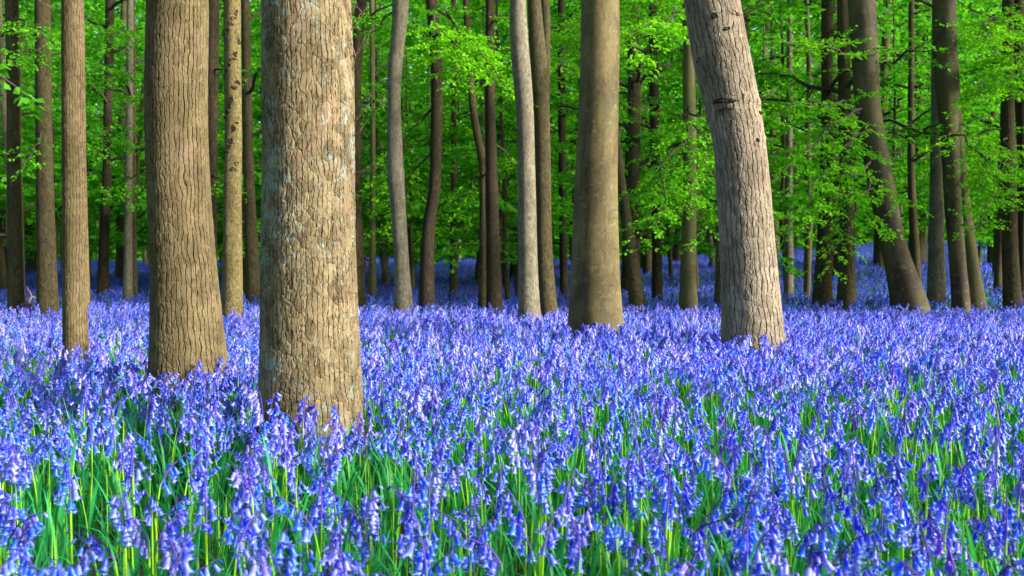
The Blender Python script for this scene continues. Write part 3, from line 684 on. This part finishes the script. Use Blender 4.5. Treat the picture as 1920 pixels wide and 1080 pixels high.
# ------------------------------------------------------------------ bluebells
def bell_template(seg, lod):
    """one nodding bell hanging along -Z from the origin, length 1; returns verts, quads, tint (0 base .. 1 tip)"""
    a = np.arange(seg) / seg * 2 * math.pi; V = []; T = []
    if lod == 0: prof = [(0, .05), (.05, .13), (.22, .18), (.50, .19), (.72, .23)]
    elif lod == 1: prof = [(0, .08), (.2, .20), (.74, .24)]
    else: prof = [(0, .10), (.6, .26)]
    for (t, r) in prof: V.append(np.stack([r * np.cos(a), r * np.sin(a), np.full(seg, -t)], 1)); T.append(np.full(seg, t))
    tip = np.arange(seg) % 2 == 0
    r = np.where(tip, .46, .22); z = np.where(tip, -.92, -.80)
    V.append(np.stack([r * np.cos(a), r * np.sin(a), z], 1)); T.append(np.where(tip, 1.0, .85))
    if lod == 0:
        r = np.where(tip, .60, .23); z = np.where(tip, -.80, -.79); V.append(np.stack([r * np.cos(a), r * np.sin(a), z], 1)); T.append(np.where(tip, 1.0, .85))
    nr = len(V)
    return np.concatenate(V), grid_faces(nr, seg), np.concatenate(T)

def plant_spec(g, form):
    h = g.uniform(.33, .44); lean = g.uniform(-.05, .05); arc = g.uniform(.4, .9) if form != 1 else g.uniform(.05, .25)
    n = 9; t = np.linspace(0, 1, n); nod = np.clip((t - .68) / .32, 0, 1)
    X = lean * t ** 2 + .085 * arc * nod ** 1.6; Z = h * (t - .13 * arc * nod ** 2.2)
    Y = g.uniform(-.012, .012) * np.sin(t * 3)
    stem = np.stack([X, Y, Z], 1)
    nb = int(g.integers(9, 13)) if form != 2 else int(g.integers(5, 8)); bells = []
    for i in range(nb):
        u = .73 + .27 * i / (nb - 1); q = u * (n - 1); j = min(int(q), n - 2); p = stem[j] + (stem[j + 1] - stem[j]) * (q - j)
        side = g.normal(.1, .8) if i < nb - 1 else .1
        az = side; out = np.array([math.cos(az), math.sin(az), 0])
        last = i / (nb - 1)
        droop = g.uniform(.08, .5) if last < .75 else g.uniform(.5, 1.0)     # angle from straight down
        ped = .014 * g.uniform(.7, 1.4)
        pos = p + out * ped + np.array([0, 0, .004])
        axis = np.array([out[0] * math.sin(droop), out[1] * math.sin(droop), -math.cos(droop)])
        size = .027 * g.uniform(.85, 1.15) * (1 - .28 * last ** 3)
        bells.append((pos, axis, size, g.uniform(0, 1), p))
    leaves = []
    for i in range(3):
        az = g.uniform(0, 6.28); L = g.uniform(.24, .40); leaves.append((az, L, g.uniform(.55, 1.25), g.uniform(.010, .016)))
    return dict(stem=stem, bells=bells, leaves=leaves, h=h)

def axis_matrix(axis, spin):
    z = -np.asarray(axis); z /= np.linalg.norm(z); x = np.cross([.3, .9, .2], z); x /= np.linalg.norm(x); y = np.cross(z, x)
    c, s = math.cos(spin), math.sin(spin)
    return np.stack([c * x + s * y, -s * x + c * y, z], 1)

def strap(az, L, bend, wd, nseg=5):
    t = np.linspace(0, 1, nseg); th = np.pi / 2 - bend * t ** 1.3
    dx = np.cos(th) * L / (nseg - 1); dz = np.sin(th) * L / (nseg - 1)
    r = np.concatenate([[0], np.cumsum(dx[:-1])]) + .01; z = np.concatenate([[0], np.cumsum(dz[:-1])])
    wv = wd * np.sin(np.clip(t * .9 + .12, 0, 1) * math.pi) ** .6; wv[-1] = .0008
    o = np.array([math.cos(az), math.sin(az)]); s = np.array([-o[1], o[0]])
    V = []
    for k in range(nseg):
        c = np.array([o[0] * r[k], o[1] * r[k], z[k]]); e = np.array([s[0], s[1], 0]) * wv[k] * .5
        V += [c - e + [0, 0, wv[k] * .2], c, c + e + [0, 0, wv[k] * .2]]
    return np.array(V), grid_faces(nseg, 3, False)

gs = np.random.default_rng(5)
SPECS = [plant_spec(gs, [0, 0, 1, 2][i % 4]) for i in range(16)]
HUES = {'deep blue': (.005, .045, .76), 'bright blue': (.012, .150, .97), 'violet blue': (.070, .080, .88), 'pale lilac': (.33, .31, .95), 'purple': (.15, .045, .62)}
HN = list(HUES)

def stem_mesh(sp, ns, detail=True):
    b = MB(); st = sp['stem'] if detail else sp['stem'][::2]; n = len(st)
    v, f = tube(st, np.linspace(.0042, .0013, n), ns); b.add(v, f, 0, np.repeat(np.linspace(0, 1, n), ns))
    if detail:
        for (pos, axis, size, r, p) in sp['bells']:
            v, f = tube(np.array([p, (p + pos) / 2 + [0, 0, .003], pos]), np.array([.0011, .001, .0012]), 3); b.add(v, f, 0, 1.0)
    return b

def build_single_bluebells(spots):
    bv, bf, bt = bell_template(12, 0); bm = MB(); bm.add(bv, bf, 0, bt); bell_me = bm.mesh('bell', [M['bell']])
    # a bud: the same bell, closed
    cv = bv.copy(); rr = np.hypot(cv[:, 0], cv[:, 1]); lim = np.where(cv[:, 2] < -.7, .10, .20); k = np.minimum(1, lim / (rr + 1e-6)); cv[:, :2] *= k[:, None]
    bm2 = MB(); bm2.add(cv, bf, 0, bt * .6); bud_me = bm2.mesh('bud', [M['bell']])
    stems = [stem_mesh(sp, 6).mesh('stem', [M['stem']]) for sp in SPECS]
    blades = []
    for sp in SPECS:
        row = []
        for (az, L, be, wd) in sp['leaves'][:2]:
            m = MB(); v, f = strap(az, L, be, wd, 7); m.add(v, f, 0, gs.uniform(.1, .9)); row.append(m.mesh('leaf', [M['blade']]))
        blades.append(row)
    forms = ['with a well filled nodding spike', 'with an arching one sided spike', 'with a nearly upright spike', 'with few open bells']
    for n, (x, y, yaw, s) in enumerate(spots):
        k = int(gs.integers(0, 16)); sp = SPECS[k]
        hname = HN[int(gs.choice(5, p=[.33, .35, .15, .12, .05]))]
        if n == 0: hname = 'purple'; k = 3
        if n == 1: hname = 'bright blue'; k = 4
        sp = SPECS[k]; hue = np.array(HUES[hname])
        root = empty('bluebell', (x, y, gz(x, y)), yaw); root.scale = (s, s, s)
        lab = f'{hname} bluebell {forms[k % 4]}, in the front of the carpet'
        if n == 0: tag(root, 'tall deep purple bluebell sticking up alone in front of the carpet', 'flower', 'tall bluebells at the very front')
        elif n == 1: tag(root, 'tall arching bright blue bluebell, biggest spike in the front corner', 'flower', 'tall bluebells at the very front')
        else: tag(root, lab, 'flower', f'{hname} bluebells {forms[k % 4]}')
        link('stem', stems[k], root)
        for me in blades[k]: link('leaf', me, root)
        for i, (pos, axis, size, r, p) in enumerate(sp['bells']):
            bud = i >= len(sp['bells']) - (2 if k % 3 == 0 else 1)
            o = link('bud' if bud else 'bell', bud_me if bud else bell_me, root)
            A = axis_matrix(axis, r * 6); sz = size * (.8 if bud else 1)
            Mx = Matrix.Identity(4)
            for a in range(3):
                for b_ in range(3): Mx[a][b_] = float(A[a, b_] * sz)
                Mx[a][3] = float(pos[a])
            o.matrix_local = Mx
            o.color = (*[float(c) for c in np.clip(hue * gs.uniform(.8, 1.2), 0, 1)], 1)

def variant(sp, lod):
    """verts, quads, material index per quad, tint per vertex, petal flag per vertex for a whole plant"""
    b = MB()
    s = stem_mesh(sp, 3 if lod else 4, lod == 0)
    for v, f, t in zip(s.v, s.f, s.t): b.v.append(v); b.f.append(f - 0 + 0); b.t.append(t)
    b.n = s.n; b.m = list(s.m)
    bl = []
    tv, tf, tt = bell_template(*{0: (8, 1), 1: (6, 1), 2: (4, 2)}[lod])
    for (pos, axis, size, r, p) in (sp['bells'] if lod < 2 else sp['bells'][::2]):
        A = axis_matrix(axis, r * 6); v = (tv * size * (1.0, 1.2, 1.5)[lod]) @ A.T + pos
        b.add(v, tf, 1, tt)
    for (az, L, be, wd) in sp['leaves'][:3 if lod == 0 else 2]:
        v, f = strap(az, L, be, wd * (1 if lod < 2 else 1.5), 5 if lod == 0 else 3); b.add(v, f, 2, gs.uniform(.1, .9))
    return np.concatenate(b.v), np.concatenate(b.f), np.concatenate(b.m), np.concatenate(b.t)

def build_carpet(name, label, X, Y, lod):
    V, Fq, Mi, T, Hc, Rn = [], [], [], [], [], []; off = 0
    g = np.random.default_rng(50 + lod); k = g.integers(0, 16, len(X))
    for j in range(16):
        idx = np.nonzero(k == j)[0]
        if not len(idx): continue
        v, f, m, t = variant(SPECS[j], lod); n = len(idx)
        yaw = g.uniform(0, 6.28, n); s = g.uniform(.78, 1.14, n); c, si = np.cos(yaw), np.sin(yaw)
        tilt = g.normal(0, .07, (n, 2))
        W = np.empty((n, len(v), 3), np.float32)
        vx = v[None, :, 0] * s[:, None]; vy = v[None, :, 1] * s[:, None]; vz = v[None, :, 2] * s[:, None]
        W[:, :, 0] = c[:, None] * vx - si[:, None] * vy + X[idx, None] + tilt[:, 0:1] * vz
        W[:, :, 1] = si[:, None] * vx + c[:, None] * vy + Y[idx, None] + tilt[:, 1:2] * vz
        W[:, :, 2] = vz + ground_z(X[idx], Y[idx])[:, None]
        V.append(W.reshape(-1, 3)); Fq.append((f[None] + (off + np.arange(n) * len(v))[:, None, None]).reshape(-1, 4)); off += n * len(v)
        Mi.append(np.tile(m, n)); T.append(np.tile(t, n))
        hs = np.array([HUES[h] for h in HN]); hc = hs[g.choice(5, n, p=[[.32, .32, .17, .15, .04], [.08, .17, .27, .43, .05], [.42, .38, .17, 0, .03]][lod])] * g.uniform(.8, 1.2, (n, 1))  # mid lilac paints in the lit zone's light, far deep blue the slope's shade
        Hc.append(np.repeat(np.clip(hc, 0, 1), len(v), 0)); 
        r = g.random((n, len(v) // 4 + 1)) * (1, 1, .55)[lod]; Rn.append(np.repeat(r, 4, 1)[:, :len(v)].ravel())  # fewer pale bells far back, for the same painted shade
    V = np.concatenate(V); Fq = np.concatenate(Fq).astype(np.int32); Mi = np.concatenate(Mi)
    me = bpy.data.meshes.new(name); me.vertices.add(len(V)); me.vertices.foreach_set('co', V.ravel())
    me.loops.add(Fq.size); me.loops.foreach_set('vertex_index', Fq.ravel()); me.polygons.add(len(Fq))
    me.polygons.foreach_set('loop_start', np.arange(len(Fq), dtype=np.int32) * 4); me.polygons.foreach_set('material_index', Mi)
    me.polygons.foreach_set('use_smooth', np.ones(len(Fq), bool))
    a = me.attributes.new('tint', 'FLOAT', 'POINT'); a.data.foreach_set('value', np.concatenate(T).astype(np.float32))
    a = me.attributes.new('rnd', 'FLOAT', 'POINT'); a.data.foreach_set('value', np.concatenate(Rn).astype(np.float32))
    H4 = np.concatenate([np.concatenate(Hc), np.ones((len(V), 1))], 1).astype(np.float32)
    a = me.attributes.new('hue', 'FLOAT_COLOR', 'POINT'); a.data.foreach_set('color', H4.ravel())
    for m_ in ('stem', 'bells', 'blade'): me.materials.append(M[m_])
    me.update(calc_edges=True)
    o = link(name, me); tag(o, label, 'flowers', kind='stuff'); return o

def trunk_clear(X, Y):
    ok = np.ones(len(X), bool)
    for T in TREES.values():
        ok &= (X - T['base'][0]) ** 2 + (Y - T['base'][1]) ** 2 > (T['r'][0] * 1.12 + .01) ** 2
    return ok
def scatter(d0, d1, dens, half=.60, extra=.9, seed=0):
    g = np.random.default_rng(seed); area = (d1 - d0) * 2 * (half * d1 + extra); n = int(area * dens)
    Y = g.uniform(d0, d1, n); X = g.uniform(-1, 1, n) * (half * d1 + extra)
    ok = (np.abs(X) < half * Y + extra) & trunk_clear(X, Y)
    # thinner clumps and grassy gaps
    q = np.sin(X * 1.9 + 1.1 * np.sin(Y * 1.3)) * np.cos(Y * 2.3 + X) ; ok &= g.random(n) < .86 + .22 * q
    # grassy openings towards the left edge
    for (px, py, rx, ry) in GAPS: ok &= ((X - px) / rx) ** 2 + ((Y - py) / ry) ** 2 > g.uniform(.5, 1.4, n)
    return X[ok], Y[ok]
GAPS = [(-3.15, 6.1, .42, .55), (-3.35, 8.6, .55, .30), (-2.75, 8.3, .3, .28)]
X1, Y1 = scatter(1.3, 5.0, 100, seed=1); k1 = rng.random(len(X1)) < np.clip(.92 + .05 * (Y1 - 1.3), .9, 1); X1, Y1 = X1[k1], Y1[k1]
X2, Y2 = scatter(5.0, 13.0, 120, seed=2); X3, Y3 = scatter(13.0, 44.0, 60, half=.62, extra=1.5, seed=3)
# thicker tufts crowding the feet of the front trunks
for key_, n_ in (('main', 74), ('ridge', 40), ('bent', 40), ('beech', 40), ('slim', 22)):
    T_ = TREES[key_]; a_ = rng.uniform(math.pi * .92, math.pi * 2.12, n_); q_ = T_['r'][0] * 1.08 + .03 + .22 * rng.random(n_)
    X_, Y_ = T_['base'][0] + q_ * np.cos(a_), T_['base'][1] + q_ * np.sin(a_)
    if T_['base'][1] < 5.3: X1 = np.concatenate([X1, X_]); Y1 = np.concatenate([Y1, Y_])
    else: X2 = np.concatenate([X2, X_]); Y2 = np.concatenate([Y2, Y_])
infr = np.abs(X1) < Y1 * .5145 + .05; vis = infr & (Y1 > 1.32)
order = np.argsort(np.where(vis, Y1, 99)); single = order[:298]
rest = np.ones(len(X1), bool); rest[single] = False
build_single_bluebells([(.235, 1.36, .6, 1.36), (.66, 1.5, 2.6, 1.34)] + [(float(X1[i]), float(Y1[i]), float(gs.uniform(0, 6.28)), float(gs.uniform(.85, 1.12))) for i in single])
build_carpet('bluebell_carpet', 'dense carpet of violet blue bluebells filling the middle of the wood floor', np.concatenate([X1[rest]]), np.concatenate([Y1[rest]]), 0)
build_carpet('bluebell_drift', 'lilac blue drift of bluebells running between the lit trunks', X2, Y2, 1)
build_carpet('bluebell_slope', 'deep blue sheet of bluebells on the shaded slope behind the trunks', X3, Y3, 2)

# leaf blades and grass between the flowers
def blades(name, label, X, Y, mat, L, wd, seed, per=1, cat='leaves', bends=(.5, .9, 1.3, 1.8, 2.3)):
    g = np.random.default_rng(seed); b = MB(); n = len(X); V0 = []; 
    lib = [strap(0, 1, be, .02, 5) for be in bends]
    for j, (v, f) in enumerate(lib):
        idx = np.nonzero(g.integers(0, 5, n) == j)[0] if False else np.arange(j, n, 5)
        yaw = g.uniform(0, 6.28, len(idx)); l = L * g.uniform(.6, 1.2, len(idx)); wv = wd / .02 * g.uniform(.7, 1.3, len(idx))
        c, s = np.cos(yaw), np.sin(yaw)
        vx = v[None, :, 0] * l[:, None]; vz = v[None, :, 2] * l[:, None]; vy = v[None, :, 1] * wv[:, None]
        W = np.stack([c[:, None] * vx - s[:, None] * vy + X[idx, None], s[:, None] * vx + c[:, None] * vy + Y[idx, None], vz + ground_z(X[idx], Y[idx])[:, None]], -1)
        m = len(v); F_ = (f[None] + (np.arange(len(idx)) * m)[:, None, None]).reshape(-1, 4)
        b.add(W.reshape(-1, 3), F_, 0, np.repeat(g.uniform(0, 1, len(idx)), m))
    o = link(name, b.mesh(name, [M[mat]])); tag(o, label, cat, kind='stuff')
Xb, Yb = scatter(1.2, 5.6, 330, seed=11)
blades('bluebell_foliage', 'glossy blue green strap leaves crowding under the front bluebells', Xb, Yb, 'blade', .29, .009, 3)
M['stalk'] = leaf_material('flower_stalk', (.11, .40, .02), (.30, .60, .03), .4)
Xs, Ys = scatter(1.25, 6.5, 85, seed=12)
blades('bluebell_stalks', 'thin upright yellow green stalks of the bluebells', Xs, Ys, 'stalk', .33, .0042, 6, cat='stalks', bends=(.04, .12, .22, .34, .5))
gx_, gy_ = [], []
for (px, py, rx, ry) in GAPS:
    k = int(2600 * rx * ry * 1.5); a = rng.uniform(0, 6.28, k); q = np.sqrt(rng.random(k)); gx_.append(px + rx * q * np.cos(a)); gy_.append(py + ry * q * np.sin(a))
blades('grass', 'bright green grass in small openings among the bluebells', np.concatenate(gx_), np.concatenate(gy_), 'grass', .34, .006, 4, cat='grass')

# ------------------------------------------------------------------ dead sticks by the shaded trunks
def stick(a, b, r, label, knob=None):
    A, B = at(*a), at(*b); n = 7; t = np.linspace(0, 1, n)[:, None]; P = np.array(A) + (np.array(B) - np.array(A)) * t
    P[1:-1] += rng.normal(0, .03, (n - 2, 3))
    o0 = P[0].copy(); m = MB(); v, f = tube(P - o0, np.linspace(r, r * .45, n), 7); m.add(v, f)
    k = P[3] - o0; e = k + np.array([rng.normal(0, .12), rng.normal(0, .08), .12]); v, f = tube(np.array([k, (k + e) / 2 + rng.normal(0, .02, 3), e]), np.array([r * .5, r * .4, r * .2]), 5); m.add(v, f)
    o = link('dead_branch', m.mesh('dead_branch', [M['bark_stick']])); o.location = o0
    tag(o, label, 'branch', 'dead branches lying in the shade'); return o
for a, b, r, lab in [((46, 572, 12.2), (76, 556, 12.4), .022, 'pinkish dead branch slanting up at the top of the stick heap'),
                     ((44, 573, 12.0), (74, 588, 12.0), .020, 'dead branch slanting down across the stick heap'),
                     ((47, 566, 12.3), (66, 584, 12.1), .016, 'short dead branch crossing the middle of the stick heap'),
                     ((58, 586, 12.1), (72, 552, 12.5), .014, 'steep thin dead branch standing up in the stick heap'),
                     ((40, 590, 12.0), (78, 582, 12.2), .020, 'low flat dead branch at the bottom of the stick heap'),
                     ((0, 590, 12.2), (24, 592, 11.9), .02, 'dead branch lying flat beyond the outermost dark trunk'),
                     ((172, 578, 14.3), (199, 569, 14.0), .030, 'thick broken branch with a pale cut end by the dark trunk'),
                     ((168, 583, 14.2), (202, 584, 14.0), .018, 'thin twiggy branch lying below the broken one by the dark trunk')]:
    stick(a, b, r, lab)
